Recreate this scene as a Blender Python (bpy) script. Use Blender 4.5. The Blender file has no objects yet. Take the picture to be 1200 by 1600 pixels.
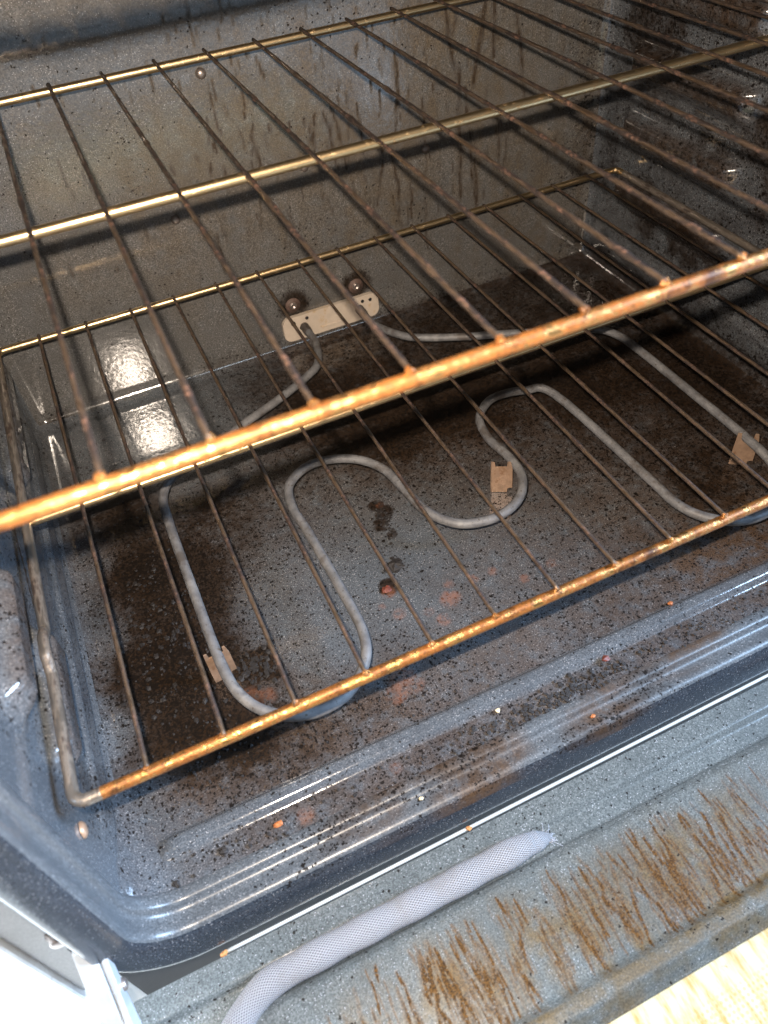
import bpy, math, random
import numpy as np
from mathutils import Vector, Matrix

sc = bpy.context.scene
random.seed(7); rng = np.random.default_rng(11)
COL = sc.collection

# ---------------------------------------------------------------- camera
RIGHT = Vector((0.9074883, -0.4128761, -0.0774492))
DOWN = Vector((-0.3508679, -0.6436018, -0.6801973))
FWD = Vector((0.2309908, 0.6444455, -0.7289261))
CAM = Vector((-0.19973, -0.19922, 0.44752))
cam = bpy.data.cameras.new('camera'); camo = bpy.data.objects.new('camera', cam); COL.objects.link(camo)
M = Matrix.Identity(4)
for r in range(3):
    M[r][0] = RIGHT[r]; M[r][1] = -DOWN[r]; M[r][2] = -FWD[r]; M[r][3] = CAM[r]
camo.matrix_world = M
cam.sensor_fit = 'VERTICAL'; cam.sensor_height = 36; cam.sensor_width = 27; cam.lens = 27.0
cam.clip_start = 0.01; cam.clip_end = 50
cam.dof.use_dof = True; cam.dof.focus_distance = 0.57; cam.dof.aperture_fstop = 9.0
sc.camera = camo

# ---------------------------------------------------------------- light
w = bpy.data.worlds.new('World'); sc.world = w; w.use_nodes = True
w.node_tree.nodes['Background'].inputs[0].default_value = (0.80, 0.88, 1.0, 1)
w.node_tree.nodes['Background'].inputs[1].default_value = 0.07

def area(name, loc, target, size, size_y, energy, color, shape='RECTANGLE'):
    l = bpy.data.lights.new(name, 'AREA'); l.shape = shape; l.size = size; l.size_y = size_y
    l.energy = energy; l.color = color
    o = bpy.data.objects.new(name, l); COL.objects.link(o)
    o.location = loc
    o.rotation_euler = (Vector(target) - Vector(loc)).to_track_quat('-Z', 'Y').to_euler()
    return o
# the phone's flash, 2 cm beside its lens, and the daylight of the kitchen window
FL = CAM - RIGHT * 0.014 - DOWN * 0.021
area('phone_flash', FL, (-0.02, 0.38, 0.17), 0.007, 0.007, 8.3, (1.0, 0.84, 0.68), 'DISK')
area('window_daylight', (1.85, -0.50, 1.30), (-0.2, -0.05, 0.05), 1.1, 1.1, 285, (0.47, 0.69, 1.0))
area('added_side_daylight', (-1.5, 0.30, 0.38), (-0.46, -0.1, -0.35), 0.8, 0.6, 190, (0.72, 0.85, 1.0))  # unseen lamp, added to blow out the kitchen floor at the left

vs = sc.view_settings
vs.view_transform = 'Standard'; vs.look = 'None'; vs.exposure = 0.0; vs.gamma = 1.0; vs.use_curve_mapping = False
sc.render.engine = 'CYCLES'
sc.cycles.max_bounces = 5; sc.cycles.glossy_bounces = 4; sc.cycles.diffuse_bounces = 3
sc.cycles.sample_clamp_indirect = 12.0
sc.cycles.use_denoising = True

# ---------------------------------------------------------------- node helper
class NT:
    def __init__(s, name):
        s.m = bpy.data.materials.new(name); s.m.use_nodes = True
        s.t = s.m.node_tree; s.b = s.t.nodes['Principled BSDF']
        s.pos = s.n('ShaderNodeTexCoord').outputs['Object']
    def n(s, typ, **k):
        x = s.t.nodes.new(typ)
        for a, v in k.items(): setattr(x, a, v)
        return x
    def put(s, sock, v):
        if isinstance(v, bpy.types.NodeSocket): s.t.links.new(v, sock)
        elif isinstance(v, (tuple, list)) and len(v) == 3 and sock.type == 'RGBA': sock.default_value = (*v, 1)
        else: sock.default_value = v
    def math(s, op, a, b=0.0, c=None, clamp=False):
        x = s.n('ShaderNodeMath', operation=op, use_clamp=clamp)
        s.put(x.inputs[0], a); s.put(x.inputs[1], b)
        if c is not None: s.put(x.inputs[2], c)
        return x.outputs[0]
    def noise(s, scale, detail=2.0, rough=0.5, vec=None, dist=0.0):
        x = s.n('ShaderNodeTexNoise')
        s.put(x.inputs['Vector'], vec if vec is not None else s.pos)
        x.inputs['Scale'].default_value = scale; x.inputs['Detail'].default_value = detail
        x.inputs['Roughness'].default_value = rough; x.inputs['Distortion'].default_value = dist
        return x.outputs['Fac']
    def vor(s, scale, vec=None, out='Color', feature='F1'):
        x = s.n('ShaderNodeTexVoronoi', feature=feature)
        s.put(x.inputs['Vector'], vec if vec is not None else s.pos); x.inputs['Scale'].default_value = scale
        return x.outputs[out]
    def ss(s, v, lo, hi):
        x = s.n('ShaderNodeMapRange', interpolation_type='SMOOTHSTEP')
        s.put(x.inputs[0], v); s.put(x.inputs[1], lo); s.put(x.inputs[2], hi)
        return x.outputs[0]
    def mix(s, f, a, b):
        x = s.n('ShaderNodeMix', data_type='RGBA')
        s.put(x.inputs[0], f); s.put(x.inputs[6], a); s.put(x.inputs[7], b)
        return x.outputs[2]
    def mixf(s, f, a, b):
        x = s.n('ShaderNodeMix', data_type='FLOAT')
        s.put(x.inputs[0], f); s.put(x.inputs[2], a); s.put(x.inputs[3], b)
        return x.outputs[0]
    def attr(s, name): return s.n('ShaderNodeAttribute', attribute_name=name).outputs['Fac']
    def mapping(s, scale, rot=(0, 0, 0), vec=None):
        x = s.n('ShaderNodeMapping'); s.put(x.inputs['Vector'], vec if vec is not None else s.pos)
        x.inputs['Scale'].default_value = scale; x.inputs['Rotation'].default_value = rot
        return x.outputs[0]
    def bump(s, h, strength, dist=0.001, normal=None):
        x = s.n('ShaderNodeBump'); s.put(x.inputs['Height'], h)
        x.inputs['Strength'].default_value = strength; x.inputs['Distance'].default_value = dist
        if normal is not None: s.put(x.inputs['Normal'], normal)
        return x.outputs[0]
    def set(s, **k):
        for a, v in k.items(): s.put(s.b.inputs[a.replace('_', ' ')], v)
        return s.m

def enamel(name, dark, light, rough=0.13, spec=0.6, soot_col=(0.0055, 0.0038, 0.0028), brown_col=(0.036, 0.0165, 0.0042), fleck=0.42, run_cols=((0.010, 0.006, 0.003), (0.035, 0.019, 0.008))):
    s = NT(name)
    grain = s.ss(s.noise(1000, 2, 0.6), 0.30, 0.70)
    c = s.mix(grain, dark, light)
    vo = s.n('ShaderNodeTexVoronoi'); s.put(vo.inputs['Vector'], s.pos); vo.inputs['Scale'].default_value = 1300
    sep = s.n('ShaderNodeSeparateColor'); s.put(sep.inputs[0], vo.outputs['Color'])
    fl = s.math('MULTIPLY', s.math('GREATER_THAN', sep.outputs[0], 0.87), s.math('LESS_THAN', vo.outputs['Distance'], 0.45))
    c = s.mix(s.math('MULTIPLY', fl, sep.outputs[1]), c, (fleck, fleck, fleck * 1.04))
    mid = s.noise(22, 3, 0.6)
    c = s.mix(s.ss(mid, 0.35, 0.75), c, s.mix(0.5, c, dark))
    br = s.attr('brown'); so = s.attr('soot'); ru = s.attr('rust'); dr = s.attr('drip')
    bf = s.math('MULTIPLY', br, s.ss(s.noise(75, 4, 0.68), 0.18, 0.62), clamp=True)
    c = s.mix(s.math('MULTIPLY', bf, 0.88), c, s.mix(grain, brown_col, tuple(v * 2.2 for v in brown_col)))
    # soot: a film that thickens with the density, round specks, and crust where it is thickest
    big = s.noise(150, 3, 0.72); fine = s.noise(420, 2, 0.7)
    dens = s.math('MULTIPLY', so, s.math('ADD', 0.45, s.math('MULTIPLY', big, 1.1)))
    film = s.math('MULTIPLY', s.ss(dens, 0.20, 0.95), 0.90)
    c = s.mix(film, c, (0.0150, 0.0078, 0.0034))
    wob = s.n('ShaderNodeVectorMath', operation='MULTIPLY_ADD')
    nc = s.n('ShaderNodeTexNoise'); s.put(nc.inputs['Vector'], s.pos); nc.inputs['Scale'].default_value = 900; nc.inputs['Detail'].default_value = 1
    s.put(wob.inputs[0], nc.outputs['Color']); wob.inputs[1].default_value = (.0022,) * 3; s.put(wob.inputs[2], s.pos)
    def dots(scale, prob, rmin, rvar):
        v1 = s.n('ShaderNodeTexVoronoi'); s.put(v1.inputs['Vector'], wob.outputs[0]); v1.inputs['Scale'].default_value = scale
        sp1 = s.n('ShaderNodeSeparateColor'); s.put(sp1.inputs[0], v1.outputs['Color'])
        on = s.math('LESS_THAN', sp1.outputs[0], prob); rr = s.math('MULTIPLY_ADD', sp1.outputs[1], rvar, rmin)
        return s.math('MULTIPLY', on, s.ss(v1.outputs['Distance'], rr, s.math('MULTIPLY', rr, 0.7)))
    d1 = dots(600, s.math('MULTIPLY', dens, 0.95), 0.30, 0.42)
    d2 = dots(300, s.math('MULTIPLY', s.math('MULTIPLY', dens, dens), 0.42), 0.25, 0.35)
    crust = s.ss(s.math('ADD', s.math('MULTIPLY', fine, 0.9), s.math('MULTIPLY', dens, 0.45)), 0.93, 1.02)
    sf = s.math('MAXIMUM', s.math('MAXIMUM', d1, d2), crust)
    c = s.mix(s.math('MULTIPLY', sf, 0.95), c, soot_col)
    rf = s.math('MULTIPLY', ru, s.ss(big, 0.3, 0.6), clamp=True)
    c = s.mix(s.math('MULTIPLY', rf, 0.62), c, (0.22, 0.085, 0.045))
    df = s.math('MULTIPLY', s.math('MULTIPLY', dr, 1.5), s.ss(fine, 0.22, 0.46), clamp=True)
    c = s.mix(df, c, s.mix(grain, *run_cols))
    r = s.math('ADD', rough, s.math('MULTIPLY', mid, 0.05))
    r = s.math('ADD', r, s.math('MULTIPLY', bf, 0.12))
    r = s.mixf(s.math('MAXIMUM', s.math('MAXIMUM', sf, df), rf), r, 0.55)
    hh = s.noise(230, 1, 0.6)
    return s.set(Base_Color=c, Roughness=r, Normal=s.bump(hh, 0.13, 0.0007), Specular_IOR_Level=s.mixf(s.math('MAXIMUM', s.math('MAXIMUM', sf, df), film, clamp=True), spec, 0.12))

MAT = {}
MAT['enamel'] = enamel('speckled_enamel', (0.044, 0.051, 0.060), (0.112, 0.126, 0.140), rough=0.085, spec=1.0, fleck=0.34)
MAT['wall_enamel'] = enamel('wall_enamel', (0.058, 0.059, 0.060), (0.128, 0.130, 0.132), rough=0.075, spec=1.0, fleck=0.34, brown_col=(0.050, 0.033, 0.014))
MAT['flange_enamel'] = enamel('flange_enamel', (0.042, 0.047, 0.053), (0.105, 0.115, 0.124), rough=0.31, fleck=0.30)
MAT['shaded_frame_enamel'] = enamel('shaded_frame_enamel', (0.010, 0.013, 0.019), (0.036, 0.044, 0.056), rough=0.20, fleck=0.20)  # darkened to carry the shade on the frame's front face
MAT['door_enamel'] = enamel('door_enamel', (0.050, 0.056, 0.056), (0.118, 0.128, 0.126), rough=0.20,
                            brown_col=(0.046, 0.027, 0.0075), fleck=0.30, run_cols=((0.018, 0.0075, 0.0014), (0.085, 0.037, 0.007)))

def metal_bar(name, gold, rust, rust_amt):
    s = NT(name)
    n = s.noise(160, 6, 0.7); n2 = s.noise(700, 3, 0.65)
    rf = s.ss(s.math('ADD', s.math('MULTIPLY', n, 0.65), s.math('MULTIPLY', n2, 0.35)), 0.72 - 0.42 * rust_amt, 0.80 - 0.42 * rust_amt)
    rc = s.mix(s.ss(n2, 0.30, 0.6), tuple(v * 0.4 for v in rust), rust)
    rc = s.mix(s.ss(s.noise(70, 4, 0.7), 0.48, 0.66), rc, tuple(v * 0.22 for v in rust))
    c = s.mix(rf, s.mix(s.noise(40, 3), gold, tuple(v * 0.72 for v in gold)), rc)
    return s.set(Base_Color=c, Metallic=s.mixf(rf, 1.0, 0.45), Roughness=s.mixf(rf, 0.34, 0.46),
                 Normal=s.bump(s.math('ADD', s.math('MULTIPLY', n2, 0.5), rf), 0.28, 0.0006))
MAT['bar'] = metal_bar('tarnished_bar', (0.68, 0.50, 0.28), (0.14, 0.065, 0.024), 0.36)
MAT['rusty_bar'] = metal_bar('rusty_bar', (0.56, 0.30, 0.105), (0.25, 0.092, 0.02), 0.70)
def wire_mat(name, metal, crust_col, light_col, lo, hi):
    s = NT(name)
    n = s.noise(1, 4, 0.65, vec=s.mapping((240, 55, 240))); n2 = s.noise(420, 3, 0.6)
    crust = s.ss(n, lo, hi)
    c = s.mix(crust, metal, s.mix(s.ss(s.math('ADD', s.math('MULTIPLY', n2, .5), s.math('MULTIPLY', s.noise(55, 2), .5)), 0.52, 0.66), crust_col, light_col))
    return s.set(Base_Color=c, Metallic=s.mixf(crust, 0.85, 0.0), Roughness=s.mixf(crust, 0.36, 0.6),
                 Normal=s.bump(s.math('ADD', n2, crust), 0.35, 0.0004))
MAT['wire'] = wire_mat('burnt_wire', (0.15, 0.105, 0.07), (0.020, 0.012, 0.009), (0.09, 0.05, 0.035), 0.38, 0.58)
MAT['crusted_wire'] = wire_mat('crusted_wire', (0.12, 0.085, 0.06), (0.012, 0.0075, 0.006), (0.105, 0.057, 0.040), 0.38, 0.54)
MAT['side_bar'] = wire_mat('dull_side_bar', (0.27, 0.235, 0.20), (0.030, 0.021, 0.016), (0.08, 0.055, 0.04), 0.42, 0.62)
def element_mat():
    s = NT('element_sheath')
    n = s.noise(90, 5, 0.65); n2 = s.noise(420, 3)
    c = s.mix(s.ss(n, 0.3, 0.7), (0.085, 0.085, 0.09), (0.16, 0.16, 0.165))
    c = s.mix(s.ss(n2, 0.62, 0.72), c, (0.07, 0.06, 0.05))
    c = s.mix(s.math('MULTIPLY', s.ss(s.noise(38, 4, 0.7), 0.52, 0.66), 0.7), c, (0.060, 0.048, 0.040))
    c = s.mix(s.math('MULTIPLY', s.ss(s.noise(24, 4, 0.7, vec=s.mapping((1, 1, 1), (1, 0, 0))), 0.56, 0.68), 0.6), c, (0.25, 0.245, 0.24))
    return s.set(Base_Color=c, Roughness=0.58, Metallic=0.1, Normal=s.bump(n2, 0.25, 0.0004))
MAT['element'] = element_mat()
def plain(name, c, rough=0.5, metallic=0.0, var=0.3, scale=120, spot=None, bump=0.2):
    s = NT(name)
    n = s.noise(scale, 5, 0.65)
    col = s.mix(s.ss(n, 0.3, 0.72), tuple(v * (1 - var) for v in c), c)
    if spot:
        col = s.mix(s.ss(s.noise(scale * 0.5, 6, 0.7), 0.55, 0.68), col, spot)
    return s.set(Base_Color=col, Roughness=rough, Metallic=metallic, Normal=s.bump(n, bump, 0.0006))
MAT['bracket'] = plain('bracket_steel', (0.36, 0.24, 0.165), 0.45, 0.35, 0.35, 150, (0.20, 0.11, 0.06))
MAT['plate'] = plain('plate_ceramic', (0.52, 0.44, 0.36), 0.45, 0.1, 0.15, 90, (0.42, 0.31, 0.20))
MAT['screw'] = plain('screw_steel', (0.42, 0.36, 0.33), 0.35, 0.8, 0.4, 300)
MAT['screw_rust'] = plain('screw_rust', (0.12, 0.075, 0.060), 0.7, 0.0, 0.5, 300)
MAT['terminal'] = plain('terminal_dark', (0.07, 0.06, 0.055), 0.55, 0.3)
MAT['trim'] = plain('trim_steel', (0.55, 0.57, 0.56), 0.30, 0.35, 0.12, 60, (0.62, 0.60, 0.55))
MAT['rust_spot'] = plain('rust_spot', (0.50, 0.22, 0.07), 0.8, 0.0, 0.5, 500)
MAT['hinge'] = plain('hinge_zinc', (0.74, 0.79, 0.84), 0.32, 0.55, 0.18, 90, (0.45, 0.46, 0.47))
MAT['black'] = plain('black_void', (0.006, 0.006, 0.007), 0.9)
MAT['char'] = plain('charred_crumb', (0.012, 0.009, 0.008), 0.7, 0, 0.5, 800, bump=0.6)
MAT['crumb'] = plain('orange_crumb', (0.42, 0.13, 0.03), 0.6, 0, 0.45, 700, bump=0.6)
MAT['crumb_red'] = plain('red_crumb', (0.16, 0.04, 0.025), 0.5, 0, 0.5, 600, bump=0.6)
MAT['crumb_pale'] = plain('pale_crumb', (0.72, 0.60, 0.38), 0.6, 0, 0.3, 700, bump=0.5)
MAT['plateface'] = plain('frame_plate_enamel', (0.13, 0.125, 0.125), 0.35, 0.0, 0.45, 900)
MAT['white'] = plain('white_paint', (0.88, 0.87, 0.85), 0.35, 0, 0.04, 20)
MAT['floor_tile'] = plain('pale_floor', (0.80, 0.76, 0.70), 0.4, 0, 0.1, 12)
def gasket_mat():
    s = NT('braided_fibre')
    uv = s.n('ShaderNodeUVMap', uv_map='UVMap').outputs[0]
    sx = s.n('ShaderNodeSeparateXYZ'); s.put(sx.inputs[0], uv)
    u = s.math('MULTIPLY', sx.outputs[0], 32 * 6.28318); v = s.math('MULTIPLY', sx.outputs[1], 6.28318 / 0.0024)
    a = s.math('SINE', s.math('ADD', u, v)); b = s.math('SINE', s.math('SUBTRACT', u, v))
    wv = s.math('MAXIMUM', a, b)
    h = s.ss(wv, -0.2, 1.0)
    c = s.mix(h, (0.075, 0.072, 0.074), (0.31, 0.298, 0.305))
    c = s.mix(s.math('MULTIPLY', s.ss(s.noise(60, 5, 0.6), 0.48, 0.75), 0.5), c, (0.17, 0.145, 0.125))
    return s.set(Base_Color=c, Roughness=0.72, Normal=s.bump(h, 0.9, 0.0009))
MAT['gasket'] = gasket_mat()
def glass_mat():
    s = NT('frit_glass')
    sx = s.n('ShaderNodeSeparateXYZ'); s.put(sx.inputs[0], s.pos)
    p = 0.0030
    fx = s.math('SUBTRACT', s.math('FRACT', s.math('MULTIPLY', sx.outputs[0], 1 / p)), 0.5)
    fy = s.math('SUBTRACT', s.math('FRACT', s.math('MULTIPLY', sx.outputs[1], 1 / p)), 0.5)
    d = s.math('SQRT', s.math('ADD', s.math('MULTIPLY', fx, fx), s.math('MULTIPLY', fy, fy)))
    dot = s.math('SUBTRACT', 1.0, s.ss(d, 0.24, 0.32))
    zone = s.ss(s.math('ADD', sx.outputs[1], s.math('MULTIPLY', s.noise(20, 3), 0.012)), -0.165, -0.172)
    c = s.mix(s.math('MULTIPLY', s.math('MULTIPLY', dot, zone), 0.55), (0.36, 0.325, 0.215), (0.27, 0.20, 0.075))  # bright ceiling reflection painted in as the cream base; the dots are frit
    st = s.noise(1, 6, 0.65, vec=s.mapping((130, 26, 1)))
    c = s.mix(s.math('MULTIPLY', s.ss(st, 0.44, 0.66), 0.85), c, (0.27, 0.155, 0.035))
    c = s.mix(s.ss(s.noise(85, 4, 0.6), 0.68, 0.74), c, (0.30, 0.10, 0.05))
    return s.set(Base_Color=c, Roughness=0.16)
MAT['glass'] = glass_mat()
MAT['thread'] = plain('thread', (0.36, 0.34, 0.35), 0.7, 0, 0.3, 300)

# ---------------------------------------------------------------- mesh helpers
def link(o, parent=None):
    COL.objects.link(o)
    if parent is not None: o.parent = parent
    return o
def obj(name, verts, faces, mat, parent=None, smooth=True, attrs=None, uvs=None):
    me = bpy.data.meshes.new(name)
    me.from_pydata([tuple(v) for v in verts], [], [tuple(f) for f in faces]); me.update()
    if smooth: me.polygons.foreach_set('use_smooth', [True] * len(me.polygons))
    if attrs:
        for k, a in attrs.items():
            at = me.attributes.new(k, 'FLOAT', 'POINT'); at.data.foreach_set('value', np.asarray(a, dtype=np.float32).ravel())
    if uvs is not None:
        lay = me.uv_layers.new(name='UVMap')
        vi = np.zeros(len(me.loops), dtype=np.int32); me.loops.foreach_get('vertex_index', vi)
        lay.data.foreach_set('uv', np.asarray(uvs, dtype=np.float32)[vi].ravel())
    me.materials.append(MAT[mat] if isinstance(mat, str) else mat)
    return link(bpy.data.objects.new(name, me), parent)
def grid_faces(nu, nv, flip=False):
    i, j = np.meshgrid(np.arange(nu - 1), np.arange(nv - 1), indexing='ij')
    a = (i * nv + j).ravel(); f = np.stack([a, a + nv, a + nv + 1, a + 1], 1)
    return (f[:, ::-1] if flip else f).tolist()
def tube(path, rad, sides=10, closed=False, cap=True, sq=None, seam=False):
    """path (n,3), rad scalar or (n,), sq = optional (n,2) scale across (side, up). Returns verts, faces, uvs"""
    P = np.asarray(path, float); n = len(P); R = np.broadcast_to(np.asarray(rad, float), (n,))
    T = np.roll(P, -1, 0) - np.roll(P, 1, 0)
    if not closed: T[0] = P[1] - P[0]; T[-1] = P[-1] - P[-2]
    T /= np.linalg.norm(T, axis=1)[:, None]
    up = np.array([0, 0, 1.0]) if abs(T[0][2]) < 0.9 else np.array([1.0, 0, 0])
    V = []; U = []; L = np.concatenate([[0], np.cumsum(np.linalg.norm(np.diff(P, axis=0), axis=1))])
    ang = np.arange(sides + (1 if seam else 0)) * 2 * math.pi / sides; sd = len(ang)
    nrm = up - T[0] * (up @ T[0]); nrm /= np.linalg.norm(nrm)
    for k in range(n):
        nrm = nrm - T[k] * (nrm @ T[k]); nrm /= np.linalg.norm(nrm)
        bi = np.cross(T[k], nrm); s0, s1 = (1, 1) if sq is None else sq[k]
        for a in ang:
            V.append(P[k] - R[k] * (math.cos(a) * nrm * s1 + math.sin(a) * bi * s0)); U.append((a / (2 * math.pi), L[k]))
    F = []
    for k in range(n if closed else n - 1):
        for j in range(sides):
            a = k * sd + j; b = k * sd + (j + 1) % sd; k2 = ((k + 1) % n) * sd
            F.append((a, b, k2 + (j + 1) % sd, k2 + j))
    if cap and not closed:
        F.append(tuple(range(sides - 1, -1, -1))); F.append(tuple(range((n - 1) * sd, (n - 1) * sd + sides)))
    return V, F, U
def dense(path, step, closed=False):
    P = [np.asarray(p, float) for p in path]
    if closed: P.append(P[0])
    out = []
    for a, b in zip(P[:-1], P[1:]):
        m = max(1, int(np.linalg.norm(b - a) / step))
        for t in range(m): out.append(a + (b - a) * t / m)
    if not closed: out.append(P[-1])
    return np.array(out)
def round_path(pts, rads, closed=False, n=8):
    P = [np.asarray(p, float) for p in pts]; N = len(P); out = []
    for i in range(N):
        r = rads[i] if isinstance(rads, (list, tuple)) else rads
        if (not closed and i in (0, N - 1)) or r == 0: out.append(P[i]); continue
        a = P[i - 1] - P[i]; b = P[(i + 1) % N] - P[i]
        la, lb = np.linalg.norm(a), np.linalg.norm(b); a /= la; b /= lb
        th = math.acos(max(-1, min(1, a @ b)))
        d = min(r / math.tan(th / 2), la * 0.49, lb * 0.49)
        rr = d * math.tan(th / 2)
        c = P[i] + (a + b) / np.linalg.norm(a + b) * (rr / math.sin(th / 2))
        s = P[i] + a * d - c; e = P[i] + b * d - c
        om = math.acos(max(-1, min(1, (s @ e) / (rr * rr))))
        for k in range(n + 1):
            t = k / n
            out.append(c + (math.sin((1 - t) * om) * s + math.sin(t * om) * e) / math.sin(om))
    return out
def smooth_path(pts, per=10):
    P = np.asarray(pts, float); n = len(P); out = []
    Q = np.vstack([2 * P[0] - P[1], P, 2 * P[-1] - P[-2]])
    for i in range(1, n):
        p0, p1, p2, p3 = Q[i - 1], Q[i], Q[i + 1], Q[i + 2]
        for k in range(per):
            t = k / per
            out.append(0.5 * (2 * p1 + (p2 - p0) * t + (2 * p0 - 5 * p1 + 4 * p2 - p3) * t * t + (3 * p1 - p0 - 3 * p2 + p3) * t ** 3))
    out.append(P[-1]); return np.array(out)
def box(x0, x1, y0, y1, z0, z1):
    v = [(x, y, z) for x in (x0, x1) for y in (y0, y1) for z in (z0, z1)]
    f = [(0, 1, 3, 2), (4, 6, 7, 5), (0, 4, 5, 1), (2, 3, 7, 6), (0, 2, 6, 4), (1, 5, 7, 3)]
    return v, f
def bevel_box(name, x0, x1, y0, y1, z0, z1, mat, parent, b=0.0012):
    import bmesh
    v, f = box(x0, x1, y0, y1, z0, z1)
    o = obj(name, v, f, mat, parent, smooth=False)
    bm = bmesh.new(); bm.from_mesh(o.data); bmesh.ops.recalc_face_normals(bm, faces=bm.faces)
    bmesh.ops.bevel(bm, geom=bm.edges[:], offset=b, segments=2, affect='EDGES', profile=0.5)
    bm.to_mesh(o.data); bm.free(); return o
def lathe(name, prof, centre, axis, mat, parent, n=14):
    """prof: (r, h) pairs along axis"""
    ax = Vector(axis).normalized(); q = Vector((0, 0, 1)).rotation_difference(ax); c = Vector(centre)
    V = []; F = []
    for r, h in prof:
        for k in range(n):
            a = 2 * math.pi * k / n
            V.append(c + q @ Vector((r * math.cos(a), r * math.sin(a), h)))
    for i in range(len(prof) - 1):
        for k in range(n): F.append((i * n + k, i * n + (k + 1) % n, (i + 1) * n + (k + 1) % n, (i + 1) * n + k))
    F.append(tuple(range((len(prof) - 1) * n, len(prof) * n)))
    return obj(name, V, F, mat, parent)
def vnoise(x, y, seed=0, octv=4, freq=1.0):
    """value noise, 0..1"""
    g = np.random.default_rng(seed).random((256, 256)); s = 0; amp = 1; tot = 0
    for o in range(octv):
        X = x * freq; Y = y * freq; i = np.floor(X).astype(int); j = np.floor(Y).astype(int)
        fx = X - i; fy = Y - j; fx = fx * fx * (3 - 2 * fx); fy = fy * fy * (3 - 2 * fy)
        G = lambda a, b: g[(a + 37 * o) % 256, (b + 91 * o) % 256]
        s = s + amp * ((G(i, j) * (1 - fx) + G(i + 1, j) * fx) * (1 - fy) + (G(i, j + 1) * (1 - fx) + G(i + 1, j + 1) * fx) * fy)
        tot += amp; amp *= 0.5; freq *= 2.03
    return s / tot
def shepard(x, y, samples, p=2.6, eps=0.012):
    num = 0; den = 0
    for sx, sy, v in samples:
        wt = 1.0 / ((x - sx) ** 2 + (y - sy) ** 2 + eps * eps) ** (p / 2); num = num + wt * v; den = den + wt
    return num / den
def blob(x, y, bx, by, r, soft=0.35): 
    d = np.hypot(x - bx, y - by) / r
    return np.clip((1 + soft - d) / soft, 0, 1)
def sstep(t): t = np.clip(t, 0, 1); return t * t * (3 - 2 * t)
def empty(name, loc=(0, 0, 0)):
    o = bpy.data.objects.new(name, None); o.location = loc; o.empty_display_size = 0.05; return link(o)
def tag(o, label, cat, group=None, kind=None):
    if label: o['label'] = label
    if cat: o['category'] = cat
    if group: o['group'] = group
    if kind: o['kind'] = kind
    return o

# ================================================================ OVEN CAVITY
HX, YB, ZT, RC, Y0 = 0.303, 0.4515, 0.435, 0.013, -0.012
oven = tag(empty('oven'), 'open oven with grimy speckled grey enamel cavity and its door lowered', 'oven')
def rounded(P):
    lo = np.array([-HX + RC, -9, RC]); hi = np.array([HX - RC, YB - RC, ZT - RC])
    q = np.clip(P, lo, hi); d = P - q; L = np.linalg.norm(d, axis=1)[:, None]
    return q + d / np.maximum(L, 1e-9) * RC
def axis_pts(a, b, step, ends=(True, True)):
    """finer steps inside the fillets"""
    pts = []
    s, e = a, b
    if ends[0]: pts += list(np.linspace(a, a + RC, 9)[:-1]); s = a + RC
    if ends[1]: e = b - RC
    pts += list(np.linspace(s, e, max(2, int((e - s) / step) + 1)))
    if ends[1]: pts += list(np.linspace(b - RC, b, 9)[1:])
    return np.array(pts)

# --- cavity floor with its pressed bead near the front
xs = axis_pts(-HX, HX, 0.0017); ys = axis_pts(Y0, YB, 0.0017, (False, True))
X, Y = np.meshgrid(xs, ys, indexing='ij'); fx, fy = X.ravel(), Y.ravel()
P = np.stack([fx, fy, np.zeros_like(fx)], 1)
P = rounded(P)
P[:, 2] += np.where(fy > .36, .019 * np.clip(YB - RC - fy, 0, None), .019 * (YB - RC - .36) * sstep((fy - .18) / .18)) * sstep((HX - .02 - np.abs(fx)) / .05)
bead_y = 0.0135 + 0.0 * fx
bd = np.abs(fy - bead_y)
endf = sstep((fx + 0.288) / 0.014) * sstep((0.288 - fx) / 0.014)
P[:, 2] += 0.0042 * endf * sstep((0.0075 - bd) / 0.0045)
P[:, 2] += 0.0003 * (vnoise(fx, fy, 3, 2, 9) - 0.5) * sstep((0.28 - np.abs(fx)) / 0.02)
SOOT = [(-.275, .02, .10), (-.283, .05, .22), (-.27, -.006, .16), (-.262, .012, .30), (-.2, .37, .03), (-.22, .38, .03), (-.18, .38, .05), (-.246, .223, 1.15), (-.256, .134, 1.3), (-.256, .081, 1.2), (-.245, .299, .9), (-.183, .265, .75), (-.22, .19, .95), (-.225, .13, 1.0), (-.22, .06, .9), (-.286, .179, .35), (-.297, .1, .15),
        (-.297, .25, .25), (-.057, .342, .95), (-.02, .281, .85), (.046, .284, .95), (.164, .258, .85), (.161, .16, .62), (.181, .106, .75),
        (.27, .217, .85), (.28, .1, .6), (-.132, .099, .10), (-.136, .164, .20), (-.171, .15, .30), (-.05, .154, .12), (-.007, .131, .14), (-.15, .12, .12), (-.1, .14, .10), (-.1, .19, .3),
        (-.077, .1, .10), (-.266, .071, .72), (-.257, .044, .62), (-.181, .043, .55), (-.074, .057, .22), (-.03, .046, .12), (.129, .044, .3),
        (.173, .041, .35), (-.128, .042, .48), (.042, .119, .3), (.117, .101, .36), (-.216, -.002, .42), (.015, .004, .45), (.08, .0, .42),
        (-.096, -.004, .45), (-.15, .002, .36), (-.284, .0, .1), (.2, 0, .35), (-.2, .35, .1), (-.19, .31, .2), (-.2, .40, .05), (-.2, .44, .05), (-.24, .42, .2), (-.15, .42, .3), (-.1, .40, .6), (.1, .4, .66), (.25, .35, .66), (-.01, .2, .5)]
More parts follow.
